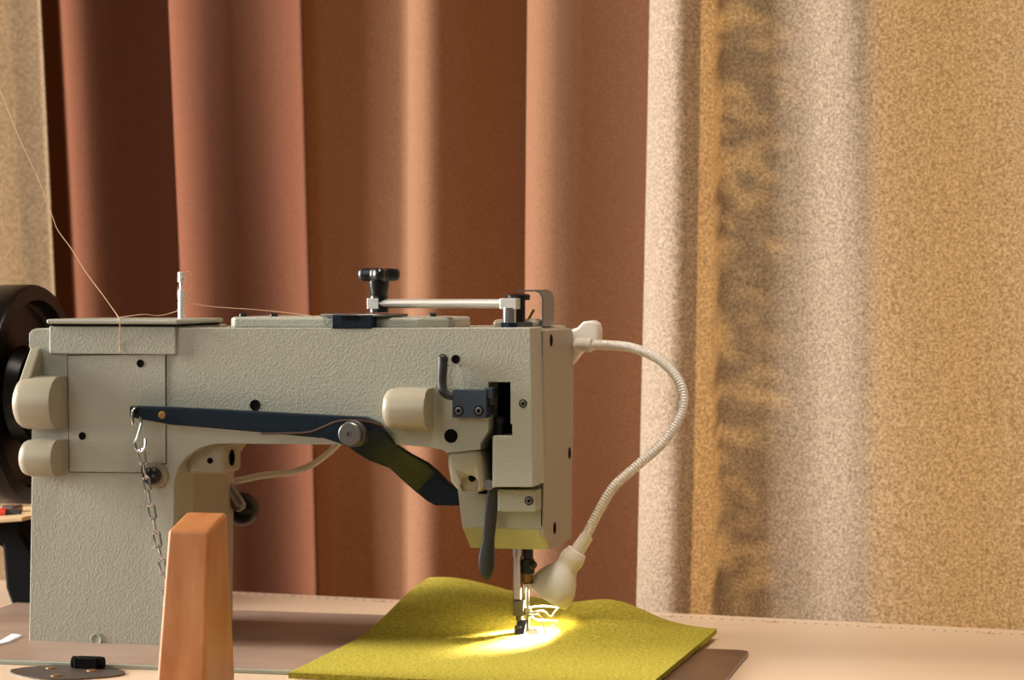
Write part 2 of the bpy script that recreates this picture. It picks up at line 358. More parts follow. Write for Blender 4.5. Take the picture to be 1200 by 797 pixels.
# face plate on the head end
b = B(); yr_ = .161
prof = [(.0427, .2545), (.148, .2545)] + [(.151 + .010 * math.sin(math.radians(a)), .2445 + .010 * math.cos(math.radians(a))) for a in (15, 35, 55, 75, 90)] + [(yr_, .165), (.156, .14), (.154, .0776), (.0665, .0776), (.0427, .0905)]
yz(b, prof, XE - .002, XE + .0022)
fp = obj('face_plate', b, 'flat', mc, bevel=.0009, label='smooth brownish-grey end cover')
b = B(); yz(b, [(.046, .25), (.148, .25), (.156, .24), (.156, .165), (.153, .10), (.046, .10)], XE - .04, XE - .001); obj('head_block', b, 'flat', body)
b = B(); yz(b, [(.0417, .2538), (.0435, .2538), (.0435, .099), (.0417, .099)], XE - .01, XE + .0004); obj('plate_gap', b, 'dark', body)
for px, py in ((645.5, 399), (667, 531), (649.5, 619)):
    c = XX(px, py, XE + .002); b = B(); lathe(b, (XE + .0012, c.y, c.z), (1, 0, 0), [(0, .005), (.0013, .005), (.0016, .004), (.0011, .0035), (.0011, 0)], 18, 0, caps=False)
    obj('screw', b, 'dark', fp)
def socket(px, py, y, r, parent, ring='dsteel'):
    c = Y(px, py, y); b = B()
    lathe(b, c + Vector((0, .001, 0)), (0, -1, 0), [(0, r), (.0011, r), (.0011, r * .78)], 24, 1, caps=False)
    lathe(b, c + Vector((0, .0007, 0)), (0, -1, 0), [(0, r * .78), (.0014, r * .74), (.0016, r * .6), (.0016, r * .36)], 24, 0, caps=False)
    lathe(b, c + Vector((0, -.0004, 0)), (0, -1, 0), [(.0004, r * .36), (0, r * .34), (0, 0)], 6, 1, caps=False)
    return obj('socket_screw', b, [ring, 'dark'], parent)
socket(613, 473, 0, .0033, body); socket(620, 587, y2, .0036, body)
# blue-grey block, bent finger lever
b = B(); pbox(b, (530, 456.5), (570, 490), -.010, .002); pbox(b, (567, 454.5), (577.5, 467), -.007, .012); pbox(b, (563, 476), (574, 486), -.004, .012)
tb = obj('tension_block', b, 'gun', mc, bevel=.0006)
socket(537.5, 481.5, -.010, .0040, tb); socket(561, 481.5, -.010, .0040, tb)
b = B(); path = smooth_path([Y(519, 419, -.006), Y(518.5, 430, -.007), Y(517.5, 447, -.007), Y(519, 457, -.008), Y(524, 463, -.008), Y(531, 465, -.007)], 6)
tube(b, path, [.0042 - .0012 * i / (len(path) - 1) for i in range(len(path))], 12)
p0 = Y(519, 419, -.006); lathe(b, p0 + Vector((0, -.001, -.001)), (0, -.2, 1), [(0, .0042), (.0024, .0036), (.0036, .0018), (.004, 0.0002)], 12)
obj('finger_lever', b, 'rubber', mc)
# presser lifter with a teardrop grip
b = B(); yl = y3 - .014
cp = [(577, 562, .006, .004), (580, 572, .0052, .004), (577, 585, .0050, .0035), (574.5, 610, .0050, .003), (572.5, 632, .0048, .003), (571, 643, .0058, .004), (570, 655, .0066, .005), (570, 667, .0062, .005), (570.5, 675, .0042, .004), (571, 680, .0016, .0018)]
rings = []
C0 = [Vector((px, py, w, d)) if False else (px, py, w, d) for px, py, w, d in cp]
fine = []
for i in range(len(C0) - 1):
    for s in range(5): fine.append(tuple(C0[i][k] + (C0[i + 1][k] - C0[i][k]) * (s / 5) for k in range(4)))
fine.append(C0[-1])
for px, py, w, d in fine:
    c = Y(px, py, yl); rings.append([b.verts.new((c.x + w * math.copysign(abs(math.cos(t)) ** .6, math.cos(t)), yl + d * math.copysign(abs(math.sin(t)) ** .6, math.sin(t)), c.z)) for t in [2 * math.pi * i / 16 for i in range(16)]])
for a, c in zip(rings, rings[1:]):
    for i in range(16): b.faces.new((a[i], a[(i + 1) % 16], c[(i + 1) % 16], c[i]))
b.faces.new(rings[0][::-1]); b.faces.new(rings[-1])
obj('presser_lifter', b, 'rubber', mc, label='black teardrop-ended lifter lever')
b = B(); c = Y(571, 569, .0); cyl(b, (c.x, .004, c.z), (c.x, .03, c.z), .0042); obj('lifter_pivot', b, 'steel', mc)
# long blue-black lifting lever
def loft(bm, secs, th):
    rings = []
    for pt, pb, y in secs:
        a, c = Y(pt[0], pt[1], y), Y(pb[0], pb[1], y)
        rings.append([bm.verts.new(v) for v in ((a.x, y, a.z), (c.x, y, c.z), (c.x, y + th, c.z), (a.x, y + th, a.z))])
    for a, c in zip(rings, rings[1:]):
        for i in range(4): bm.faces.new((a[i], a[(i + 1) % 4], c[(i + 1) % 4], c[i]))
    bm.faces.new(rings[0][::-1]); bm.faces.new(rings[-1])
b = B(); loft(b, [((151.5, 476), (151.5, 489), -.017), ((200, 477.3), (200, 498), -.017), ((255, 480), (255, 502.5), -.017), ((320, 483.5), (305, 507), -.017), ((398, 487.5), (380, 514), -.017), ((428, 489), (398, 520), -.017), ((443, 496), (408, 524), -.017),
    ((452, 509), (417, 531), -.013), ((462, 521), (432, 540), -.004), ((480, 532.5), (456, 549), .016), ((499, 542.5), (471, 563), .036), ((512, 553), (487, 577), .0465), ((524, 566), (501, 588), .047), ((533, 572.5), (510, 592.5), .047), ((546, 577), (546, 593), .047)], .010)
lv = obj('lifting_lever', b, 'blue', mc, bevel=.0014, seg=3, label='blue-black curved lifting lever')
b = B(); c = Y(413.5, 508, -.02); lathe(b, (c.x + .001, -.001, c.z), (0, -1, 0), [(0, .0105), (.022, .0105), (.0222, .0102), (.024, .0100)], 28); 
obj('pivot_collar', b, 'dsteel', lv)
b = B(); lathe(b, (c.x, -.020, c.z), (0, -1, 0), [(0, .0092), (.009, .0092), (.0098, .0084), (.0098, .002), (.0085, .0018), (.0085, 0)], 28, 0, caps=False)
obj('pivot_bolt', b, 'dsteel', lv)
b = B(); tube(b, smooth_path([Y(306, 508, -.018), Y(330, 508, -.019), Y(362, 506.5, -.0195), Y(380, 500, -.020), Y(395, 494, -.0205), Y(414, 492.5, -.0205), Y(432, 494.5, -.019), Y(449, 499, -.014)], 6), .0009, 8)
obj('lever_spring', b, 'bronze', mc)
b = B(); c = Y(190, 486.5, -.017); lathe(b, (c.x, -.016, c.z), (0, -1, 0), [(0, .0032), (.0014, .0032), (.0018, .0022), (.0014, 0)], 16, 0, caps=False); obj('hole', b, 'brass', lv)
b = B(); c = Y(157.5, 482, -.017); lathe(b, (c.x, -.016, c.z), (0, -1, 0), [(0, .0026), (.0013, .0026), (.0015, .0018), (.0012, 0)], 16, 0, caps=False); obj('hole', b, 'dark', lv)
# presser bar, needle bar, foot
yn = .081
def pz(py): return Y(607, py, yn).z
xp = Y(606.2, 690, yn).x; xn = Y(619, 690, yn + .004).x
b = B(); lathe(b, (xp, yn, zb + .004), (0, 0, -1), [(0, .0047), (zb + .004 - pz(651), .0047), (zb + .004 - pz(651) + .0002, .0036), (zb + .004 - pz(702), .0036)], 24)
obj('presser_bar', b, 'steel', mc, label='bright steel presser bar')
b = B(); lathe(b, (xp, yn, pz(701)), (0, 0, -1), [(0, .003), (.002, .003)], 16, 1); p, q = Y(601, 704, yn - .005), Y(613, 722, yn - .005); box(b, p.x, q.x, yn - .005, yn + .006, q.z, p.z)
obj('foot_clamp', b, ['dsteel', 'dark'], mc, bevel=.0005)
TF = .0045            # felt thickness
b = B(); lathe(b, (xn, yn + .004, zb + .004), (0, 0, -1), [(0, .0042), (zb + .004 - pz(655), .0042), (zb + .004 - pz(656), .0054), (zb + .004 - pz(672), .0054), (zb + .004 - pz(674), .0038), (zb + .004 - pz(684), .0040)], 20)
c = Y(626, 662, yn); lathe(b, (xn + .003, yn, c.z), (1, -.4, 0), [(0, .003), (.004, .003), (.005, .002)], 12)
obj('needle_bar', b, 'black', mc)
b = B(); lathe(b, (xn - .0005, yn + .004, pz(672)), (0, 0, -1), [(0, .0044), (.007, .0044), (.0075, .004)], 18); obj('needle_clamp', b, 'brass', mc)
b = B(); lathe(b, (xn + .0003, yn + .002, pz(684)), (0, 0, -1), [(0, .0011), (pz(684) - .012, .0009), (pz(684) - .004, .0003)], 10); obj('needle', b, 'steel', mc)
b = B(); lathe(b, (xn - .0028, yn + .004, pz(684)), (0, 0, -1), [(0, .0012), (pz(684) - pz(718), .0012)], 10)
p, q = Y(612, 712, yn), Y(622, 719, yn); box(b, p.x, q.x, yn - .001, yn + .005, q.z, p.z); box(b, xn - .002, xn + .001, yn + .002, yn + .006, TF + .003, q.z)
obj('inner_foot_shank', b, 'steel', mc, bevel=.0004)
b = B(); p, q = Y(602.5, 735, yn - .006), Y(614, 744, yn - .006)
poly_prism(b, [(p.x, yn - .006, q.z), (q.x, yn - .006, q.z), (q.x, yn + .008, q.z), (p.x, yn + .008, q.z)], [(p.x + .001, yn + .001, p.z + .005), (q.x + .001, yn + .001, p.z + .005), (q.x + .001, yn + .007, p.z + .005), (p.x + .001, yn + .007, p.z + .005)])
p2, q2 = Y(603.5, 742, yn), Y(612, 750, yn); box(b, p2.x, q2.x, yn - .003, yn + .006, TF + .001, p.z + .001)
cyl(b, (xp + .001, yn + .003, p.z + .004), (xp + .001, yn + .003, pz(721)), .0028, 14)
obj('foot_shank', b, 'dsteel', mc, bevel=.0005)
b = B(); f0 = Zp(590, 756.5, TF).x
xy(b, [(f0, yn - .008), (f0 + .002, yn - .011), (f0 + .014, yn - .010), (f0 + .0215, yn - .004), (f0 + .0215, yn + .009), (f0 + .012, yn + .010), (f0 + .002, yn + .003)], TF - .0003, TF + .0022)
poly_prism(b, [(f0 + .009, yn - .008, TF + .002), (f0 + .02, yn - .005, TF + .002), (f0 + .02, yn + .006, TF + .002), (f0 + .009, yn + .006, TF + .002)], [(f0 + .0105, yn - .003, TF + .0075), (f0 + .017, yn - .002, TF + .0075), (f0 + .017, yn + .004, TF + .0075), (f0 + .0105, yn + .004, TF + .0075)])
obj('presser_foot', b, 'dsteel', mc, bevel=.0005)
b = B(); g = lambda px, py, dy=0: Y(px, py, yn - .004 + dy)
tube(b, smooth_path([g(618, 719, .004), g(625, 717.5, 0), g(637, 716.5), g(645, 723, .002), g(650, 717, .008), g(653, 712.5, .012), g(640, 711, .012), g(624, 711.3, .01), g(621, 713, .008)], 5), .00075, 8)
tube(b, smooth_path([g(619, 722, .004), g(630, 720), g(634, 726), g(638, 738), g(641, 744), g(646, 737, .004), g(653, 729, .008), g(645, 727.5, .01), g(630, 727, .008), g(623, 723, .006)], 5), .00075, 8)
tube(b, smooth_path([g(638, 738), g(637, 747, .0), g(630, 753, .002), g(620, 755, .004)], 5), .00075, 8)
obj('finger_guard', b, 'wmetal', mc, label='bent pale wire finger guard')
# bed
b = B(); bx0_ = -.53
xy(b, [(bx0_, -.096), (.085, -.096), (.085, .208), (bx0_, .219)], -.0035, 0)
obj('bed', b, 'bed', mc, bevel=.0008, label='brownish worn steel bed')
b = B(); box(b, bx0_, .085, -.0985, -.0955, -.004, -.0006); obj('bed_edge', b, 'bedlip', mc, bevel=.0008)
b = B(); xy(b, [(.0852, -.096), (.1615, -.096), (.1615, .070)] + [(.1505 + .011 * math.cos(math.radians(a)), .0695 + .011 * math.sin(math.radians(a))) for a in (15, 35, 55, 75, 90)] + [(.0852, .0812)], -.0035, -.0004)
obj('slide_plate', b, 'plate', mc, bevel=.0006, label='brown slide plate with rounded corner')
# handwheel
yw = .085; xw = XX(45, 462, 0).x if False else Y(43, 462, yw).x; zw = Y(43, 462, yw).z; rw = Y(43, 333.5, yw).z - zw
b = B(); lathe(b, (xw, yw, zw), (-1, 0, 0), [(-.001, rw * .86), (.0, rw * .985), (.003, rw), (.028, rw), (.031, rw * .985), (.031, rw * .3)], 72, 0, caps=False)
lathe(b, (xw, yw, zw), (-1, 0, 0), [(-.001, rw * .86), (.010, rw * .83), (.012, rw * .80), (.012, rw * .45), (.002, rw * .40), (.002, 0)], 72, 0, caps=False)
hwm = obj('handwheel', b, 'gloss', mc, smooth=30, label='large glossy black handwheel')
b = B(); lathe(b, (-.418, yw, zw), (-1, 0, 0), [(-.01, rw * .62), (abs(xw + .418) * .5, rw * .62), (abs(xw + .418) * .6, rw * .58)], 48); cyl(b, (-.43, yw, zw), (xw + .005, yw, zw), rw * .3, 32)
obj('wheel_hub', b, 'gloss', hwm)
# ball knob on a rod at the rear of the column
b = B(); c = Y(284, 596.5, .175); r = Y(303, 596, .175).x - c.x
prof = [(-r * math.cos(math.radians(a)), r * math.sin(math.radians(a))) for a in range(2, 179, 8)]
lathe(b, c, (0, 1, 0), prof, 32)
obj('ball_knob', b, 'gloss', mc, label='glossy black ball knob')
b = B(); e = Y(280, 592, .145); cyl(b, Y(262, 566, .14), e, .0062, 20); lathe(b, e, (e - Y(262, 566, .14)), [(0, .0062), (.003, .0055), (.005, .003)], 20)
cyl(b, e, c, .003, 10)
obj('knob_rod', b, 'dsteel', mc)

# ================================================================== CHAIN
p0 = Y(158, 481, -.020)
ch = thing('chain', 'steel chain with an open hook hanging from the left end of the dark lever', 'chain', (p0.x, p0.y, p0.z))
yh = -.021
b = B(); tube(b, smooth_path([Y(161, 478.5, yh + .008), Y(157, 479, yh - .002), Y(155, 487, yh - .003), Y(156.5, 498, yh - .002)], 5), .0012, 8)
tube(b, smooth_path([Y(161, 478.5, yh + .008), Y(164, 487, yh + .006), Y(165.5, 494, yh + .001), Y(161, 511, yh - .002), Y(158, 519, yh - .003), Y(161, 527, yh - .003), Y(166, 529, yh - .003), Y(170, 522, yh - .002), Y(170, 514, yh - .001)], 6), .0013, 8)
obj('hook', b, 'steel', ch)
cpts = [Y(165.5, 528, yh), Y(172, 566, yh + .003), Y(178, 598, yh + .004), Y(185, 634, yh + .005), Y(192, 670, yh + .006), Y(197, 705, yh + .006), Y(200, 735, yh + .006), Y(202, 758.5, yh + .004)]
sp = smooth_path(cpts, 20)
acc = 0; pos = [sp[0]]; PITCH = .0112
for a, c in zip(sp, sp[1:]):
    L = (c - a).length
    while acc + L >= PITCH:
        t = (PITCH - acc) / L; a = a + (c - a) * t; L = (c - a).length; acc = 0; pos.append(a.copy())
    acc += L
for i in range(len(pos) - 1):
    a, c = pos[i], pos[i + 1]; d = (c - a).normalized(); mid = (a + c) / 2
    ref = Vector((1, .5, 0)) if i % 2 == 0 else Vector((-.5, 1, 0)); u = (ref - d * ref.dot(d)).normalized()
    hl, hw_ = PITCH / 2 - .0010, .0024; pts = []
    for k in range(9): t = math.pi * k / 8; pts.append(mid + d * (hl + hw_ * .75 * math.sin(t)) + u * hw_ * math.cos(t))
    for k in range(9): t = math.pi * k / 8; pts.append(mid - d * (hl + hw_ * .75 * math.sin(t)) - u * hw_ * math.cos(t))
    b = B(); tube(b, pts, .00095, 6, closed=True); obj('link', b, 'steel', ch)

# ================================================================== LAMP
lb = Y(684, 400, .17)
lamp = thing('gooseneck_lamp', 'white gooseneck work lamp clamped to the machine head, lit over the green felt', 'lamp', (lb.x, .165, lb.z))
b = B(); yb = .1615
pts = pxz([(664, 388), (676, 384), (683, 377), (694, 375.5), (700, 378.5), (702, 386), (702, 400), (700, 408), (694, 411), (684, 411), (678, 416), (672, 424), (666, 430)], yb)
xz(b, pts, yb, yb + .018)
lbase = obj('base', b, 'white', lamp, bevel=.003, seg=3)
b = B(); cyl(b, Y(676, 404, yb - .002), Y(693, 405, yb - .004), .0058, 20); obj('socket', b, 'white', lamp)
neck = smooth_path([Y(690, 404.5, .162), Y(712, 404.5, .158), Y(742, 408, .150), Y(772, 421, .142), Y(792, 441, .135), Y(801, 464, .130), Y(796, 490, .124), Y(776, 520, .118), Y(744, 548, .112), Y(720, 570, .108), Y(703, 597, .106), Y(690, 622, .104), Y(684, 634, .103)], 30)
acc = [0]
for a, c in zip(neck, neck[1:]): acc.append(acc[-1] + (c - a).length)
# resample evenly so that the ribs read
N = int(acc[-1] / .0006); rs = []; j = 0
for i in range(N + 1):
    s = acc[-1] * i / N
    while j < len(acc) - 2 and acc[j + 1] < s: j += 1
    t = (s - acc[j]) / max(1e-9, acc[j + 1] - acc[j]); rs.append(neck[j].lerp(neck[j + 1], t))
b = B(); tube(b, rs, [.0038 + (.00045 if i % 4 < 2 else -.00015) for i in range(len(rs))], 12)
obj('neck', b, 'white', lamp, smooth=60, label='ribbed pale flexible neck')
hs = Y(688, 628, .103); he = Y(641.5, 699.5, .100); ax = (he - hs); LN = ax.length; axn = ax.normalized()
b = B(); k = LN
lathe(b, hs, axn, [(0, .0054), (k * .24, .0060), (k * .25, .0082), (k * .33, .0098), (k * .40, .0102), (k * .46, .0095), (k * .50, .0096), (k * .56, .0112), (k * .66, .0150), (k * .78, .0182), (k * .90, .0196), (k * .98, .0192), (k * 1.0, .0186), (k * .98, .0178), (k * .93, .0172)], 36, 0, caps=False)
obj('lamp_head', b, 'white', lamp, smooth=50, label='bell-shaped white lamp head')
def emit(name, col, s):
    m = bpy.data.materials.new(name); m.use_nodes = True; nt = m.node_tree; bs = nt.nodes['Principled BSDF']
    bs.inputs['Emission Color'].default_value = col; bs.inputs['Emission Strength'].default_value = s; M[name] = m
emit('lit_lens', (1, .86, .5, 1), 25)
b = B(); lathe(b, hs + axn * (k * .93), axn, [(0, .0170), (.0008, .0160), (.0012, 0)], 28, 0, caps=False); obj('lens', b, 'lit_lens', lamp)
b = B(); tube(b, smooth_path([Y(398, 518, .152), Y(386, 530, .156), Y(365, 545, .16), Y(340, 553.5, .162), Y(310, 557, .162), Y(285, 562, .160), Y(262, 567, .156)], 8), .0029, 10)
tube(b, smooth_path([Y(398, 518, .152), Y(430, 500, .156), Y(520, 470, .158), Y(620, 430, .160), Y(668, 408, .162), Y(680, 404, .163)], 8), .0029, 10)
obj('power_cord', b, 'white', lamp, label='pale cord passing behind the machine arm')

# ================================================================== FELT
fA = Zp(338, 788.5, TF); fB = Zp(548, 706, .018); fC = Zp(840, 737.5, TF); fD = Vector((fA.x + .268, fA.y - .016, TF))
fB = Vector((-.150, .262, 0)); fC = Vector((fC.x, fC.y, 0))
NX, NY = 70, 70; b = B(); top = []; bot = []
def sst(t): t = max(0, min(1, t)); return t * t * (3 - 2 * t)
for j in range(NY + 1):
    v = j / NY
    for i in range(NX + 1):
        u = i / NX
        p = (fA * (1 - u) + fD * u) * (1 - v) + (fB * (1 - u) + fC * u) * v
        x, y_ = p.x, p.y
        hgt = .026 * math.exp(-((u - .08) / .30) ** 2) * sst((v - .42) / .58) + .017 * math.exp(-((u - .66) / .16) ** 2) * sst((v - .5) / .5) + .003 * math.exp(-((u - .38) / .14) ** 2) * sst((v - .6) / .4)
        hgt += .0009 * math.sin(9 * u + 4 * v) * sst((v - .35) / .3)
        top.append(b.verts.new((x, y_, TF + max(0, hgt)))); bot.append(b.verts.new((x, y_, .0003 + max(0, hgt))))
W = NX + 1
for j in range(NY):
    for i in range(NX):
        a = j * W + i
        b.faces.new((top[a], top[a + 1], top[a + 1 + W], top[a + W])); b.faces.new((bot[a], bot[a + W], bot[a + 1 + W], bot[a + 1]))
for i in range(NX):
    for a, c in ((i, i + 1), (NY * W + i + 1, NY * W + i)): b.faces.new((top[a], bot[a], bot[c], top[c]))
for j in range(NY):
    for a, c in (((j + 1) * W, j * W), (j * W + NX, (j + 1) * W + NX)): b.faces.new((top[a], bot[a], bot[c], top[c]))
tag(obj('felt_sheet', b, 'felt', loc=(0, .05, 0), smooth=60), 'square sheet of yellow-green wool felt under the machine needle', 'felt')

# ================================================================== TABLE
def T(s, d, z): return TT * s + TN * d + Vector((0, 0, z))
tb_ = thing('sewing_table', 'beige laminate table with a printed ruler scale along its back edge', 'table', (0, 0, -Z0 + .0))
dB = .316; zt_ = -.004
b = B(); poly_prism(b, [T(s, d, zt_) for s, d in ((-.85, -.40), (.75, -.40), (.75, dB), (-.85, dB))], [T(s, d, zt_ - .04) for s, d in ((-.85, -.40), (.75, -.40), (.75, dB), (-.85, dB))])
obj('tabletop', b, 'table', tb_, bevel=.0015)
b = B(); s0 = Zp(350, 703.5, zt_).dot(TT)
def mark(b, s, d, ls, ld): poly_prism(b, [T(s + i * ls / 2, d + j * ld / 2, zt_ + .0002) for i, j in ((-1, -1), (1, -1), (1, 1), (-1, 1))], [T(s + i * ls / 2, d + j * ld / 2, zt_ - .0003) for i, j in ((-1, -1), (1, -1), (1, 1), (-1, 1))])
r0 = Zp(785, 723, zt_); r1 = Zp(1157, 743.5, zt_)
d0, d1 = r0.dot(TN), r1.dot(TN); s0, s1 = r0.dot(TT), r1.dot(TT); st = (s1 - s0) / 3
for kx in range(-7, 7):
    s = s0 + kx * st; dd = d0 + (d1 - d0) * kx / 3 * .5
    if s < -.8 or s > .7: continue
    mark(b, s, dd, .012, .0014); mark(b, s, dd + .006, .0014, .010)
    for q_ in range(1, 10): mark(b, s + st * q_ / 10, dd + .004 + (d1 - d0) / 6 * q_ / 10, .0018, .004 if q_ != 5 else .006)
obj('ruler_markings', b, 'ink', tb_, label='faint printed scale')
for s, d in ((-.78, -.34), (.68, -.34), (-.78, .25), (.68, .25)):
    b = B(); poly_prism(b, [T(s + i * .03, d + j * .03, zt_ - .039) for i, j in ((-1, -1), (1, -1), (1, 1), (-1, 1))], [T(s + i * .025, d + j * .025, -Z0) for i, j in ((-1, -1), (1, -1), (1, 1), (-1, 1))])
    obj('leg', b, 'dsteel', tb_)
hp = Zp(84, 786, zt_)
b = B(); cxh, cyh = Zp(84, 787, zt_).x, -.126
xy(b, [(cxh + .046 * math.copysign(abs(math.cos(t)) ** 1.1, math.cos(t)), cyh + .034 * math.copysign(abs(math.sin(t)) ** 1.3, math.sin(t))) for t in [2 * math.pi * i / 40 for i in range(40)]], zt_ - .0005, zt_ + .0012)
hg = obj('hinge', b, 'hinge', tb_, label='dark oval hinge plate')
b = B(); p, q = Zp(79, 780, 0).x, Zp(117, 781, 0).x; cyl(b, (p, -.106, .0012), (q, -.106, .0012), .0048, 16); box(b, p + .003, q - .003, -.112, -.1, zt_, .0055); obj('barrel', b, 'soot', hg, bevel=.001)
for px, py in ((60, 785), (108, 788), (66, 794)):
    c = Zp(px, py, zt_); b = B(); lathe(b, (c.x, c.y, zt_ + .0005), (0, 0, 1), [(0, .0042), (.0012, .004), (.0018, .002), (.0018, 0)], 14, 0, caps=False); obj('screw', b, 'brass', hg)

# ================================================================== WOODEN POST
yp = -.200
bl, brx = Y(183, 797, yp).x, Y(240, 797, yp).x; zl = Y(200, 797, yp).z
tl, tr = Y(196.5, 624, yp + .012), Y(246, 622, yp + .012); zt = tr.z
k = (zt - zt_) / (zt - zl)
bL = tl.x + (bl - tl.x) * k; bR = tr.x + (brx - tr.x) * k; yF = yp + .012 - .012 * k
yb0 = XX(266, 605, tr.x).y; zbk = Y(266, 600, yb0).z
yB = XX(273, 797, brx).y + .006
b = B()
v = [b.verts.new(p) for p in ((bL, yF, zt_), (bR, yF, zt_), (bR, yB, zt_), (bL, yB, zt_), (tl.x, yp + .012, zt), (tr.x, yp + .012, zt), (tr.x + .0005, yb0, zbk), (tl.x + .001, yb0, zbk))]
for f in ((0, 1, 5, 4), (1, 2, 6, 5), (2, 3, 7, 6), (3, 0, 4, 7), (4, 5, 6, 7), (3, 2, 1, 0)): b.faces.new([v[i] for i in f])
tag(obj('wooden_post', b, 'wood', loc=((bL + bR) / 2, (yF + yB) / 2, zt_), bevel=.003, seg=3), 'tapered varnished wooden post with slanted top in front of the machine column', 'post')

# ================================================================== THREAD
b = B()
tube(b, smooth_path([Y(-40, 10, .06), Y(0, 105, .06), Y(22, 160, .055), Y(45, 210, .05), Y(62, 255, .05), Y(68, 270, .05), Y(84, 292, .045), Y(100, 318, .04), Y(120, 345, .03), Y(137, 369, .02), (Y(139, 374, -.009)), Y(140.5, 382, -.0095), Y(140, 400, -.0045), Y(141, 413, -.0045)], 8), .00032, 6)
tube(b, smooth_path([Y(140, 372, .03), Y(168, 368.5, .03), Y(185, 370, .034), Y(200, 367, .035), Y(209, 362, .035), Y(208, 345, .031), Y(210, 332, .031), Y(213.5, 325, .0315), Y(215, 321, .035), Y(221, 318.5, .035), Y(226, 325, .035), Y(224, 338, .035), Y(217, 352, .0345), Y(222, 355, .034), Y(250, 359.5, .034), Y(300, 363, .034), Y(345, 367.5, .034), Y(372, 371.5, .034)], 8), .00032, 6)
tag(obj('thread', b, 'thread', loc=(-.33, .03, ZC)), 'thin pale thread running down from the upper left over the machine top', 'thread')

# ================================================================== CLUTTER AT THE LEFT EDGE
hx = Y(20, 700, .26)
b = B()
prof = [(-30, 606), (28, 607), (25, 626), (36, 645), (50, 660), (50, 735), (30, 733), (26, 722), (12, 714), (4, 700), (0, 686), (-30, 680)]
xz(b, pxz([(-60, 607), (29, 607.5), (25, 625), (36, 643), (60, 670), (60, 722), (24, 722), (12, 706), (6, 690), (2, 640), (-60, 640)], .24), .24, .33)
hous = obj('machine_housing', b, 'soot', loc=(hx.x, .28, zt_), bevel=.004, seg=3)
tag(hous, 'black cover behind the machine column under the small board', 'cover')
p = Y(50, 722, .24).z
b = B(); xz(b, pxz([(24, 700), (60, 700), (60, 742), (31, 742), (28, 730)], .2), .24, .30); bmesh.ops.translate(b, verts=b.verts, vec=(0, 0, 0))
for v_ in b.verts: v_.co.z = max(v_.co.z, zt_ + .0006)
zmin = min(v_.co.z for v_ in b.verts)
for v_ in b.verts:
    if abs(v_.co.z - zmin) < 1e-4: v_.co.z = zt_ + .0006
f_ = obj('foot', b, 'soot', None, loc=(hx.x, .28, zt_), bevel=.002); f_.parent = hous; f_.location = (0, 0, 0)
b = B(); za_ = Y(0, 607, .26).z
pA_, pB_ = Y(-70, 611, .22), Y(37, 604, .22)
poly_prism(b, [(pA_.x, .20, pA_.z), (pB_.x, .20, pB_.z), (pB_.x, .34, pB_.z + .001), (pA_.x, .34, pA_.z + .001)], [(pA_.x, .20, pA_.z - .004), (pB_.x, .20, pB_.z - .0035), (pB_.x, .34, pB_.z - .0025), (pA_.x, .34, pA_.z - .003)])
tag(obj('wooden_board', b, 'ply', loc=(pA_.x, .27, pA_.z), bevel=.0008), 'small pale wooden board lying on the black cover beside the handwheel', 'board')
tl_ = thing('hand_tool', 'red-handled hand tool lying on the small pale board', 'tool', (Y(-5, 602, .24).x, .24, Y(-5, 606, .24).z))
b = B(); tube(b, smooth_path([Y(-45, 604, .24), Y(-15, 601.5, .24), Y(2, 600.5, .24), Y(8, 601, .24)], 6), .0042, 12); obj('handle', b, 'red', tl_)
b = B(); tube(b, [Y(7, 600.5, .24), Y(14, 600, .24), Y(24, 602, .24)], .0026, 10); obj('tip', b, 'rubber', tl_)
ps = Y(12, 596, .27)
b = B(); box(b, Y(4, 596, .27).x, Y(20, 596, .27).x, .262, .285, Y(12, 605, .27).z, Y(12, 592.5, .27).z); tag(obj('metal_clip', b, 'dsteel', loc=(ps.x, .27, Y(12, 605, .27).z), bevel=.002), 'small grey metal clip behind the red tool handle', 'clip')
def sheet(name, pts, z, th, m, label, cat):
    P = [Zp(px, py, z) for px, py in pts]; b = B(); poly_prism(b, [(p.x, p.y, z) for p in P], [(p.x, p.y, z - th) for p in P]); return tag(obj(name, b, m, loc=(P[0].x, P[0].y, z - th)), label, cat)
sheet('paper_sheet', [(-40, 745), (-40, 716), (4, 721), (11, 729)], zt_ + .0036, .003, 'paper', 'white paper stack on the table at the left photo edge', 'paper')
sheet('blue_card', [(-40, 752), (-30, 738), (16, 729), (14, 732)], zt_ + .0005, .0005, 'bluepaper', 'blue-edged card lying under the white paper', 'card')
sheet('paper_strip', [(-12, 757), (2, 749.5), (14, 742.5), (25, 744), (10, 752)], .0012, .0012, 'paper', 'short white paper strip on the machine bed corner', 'paper')

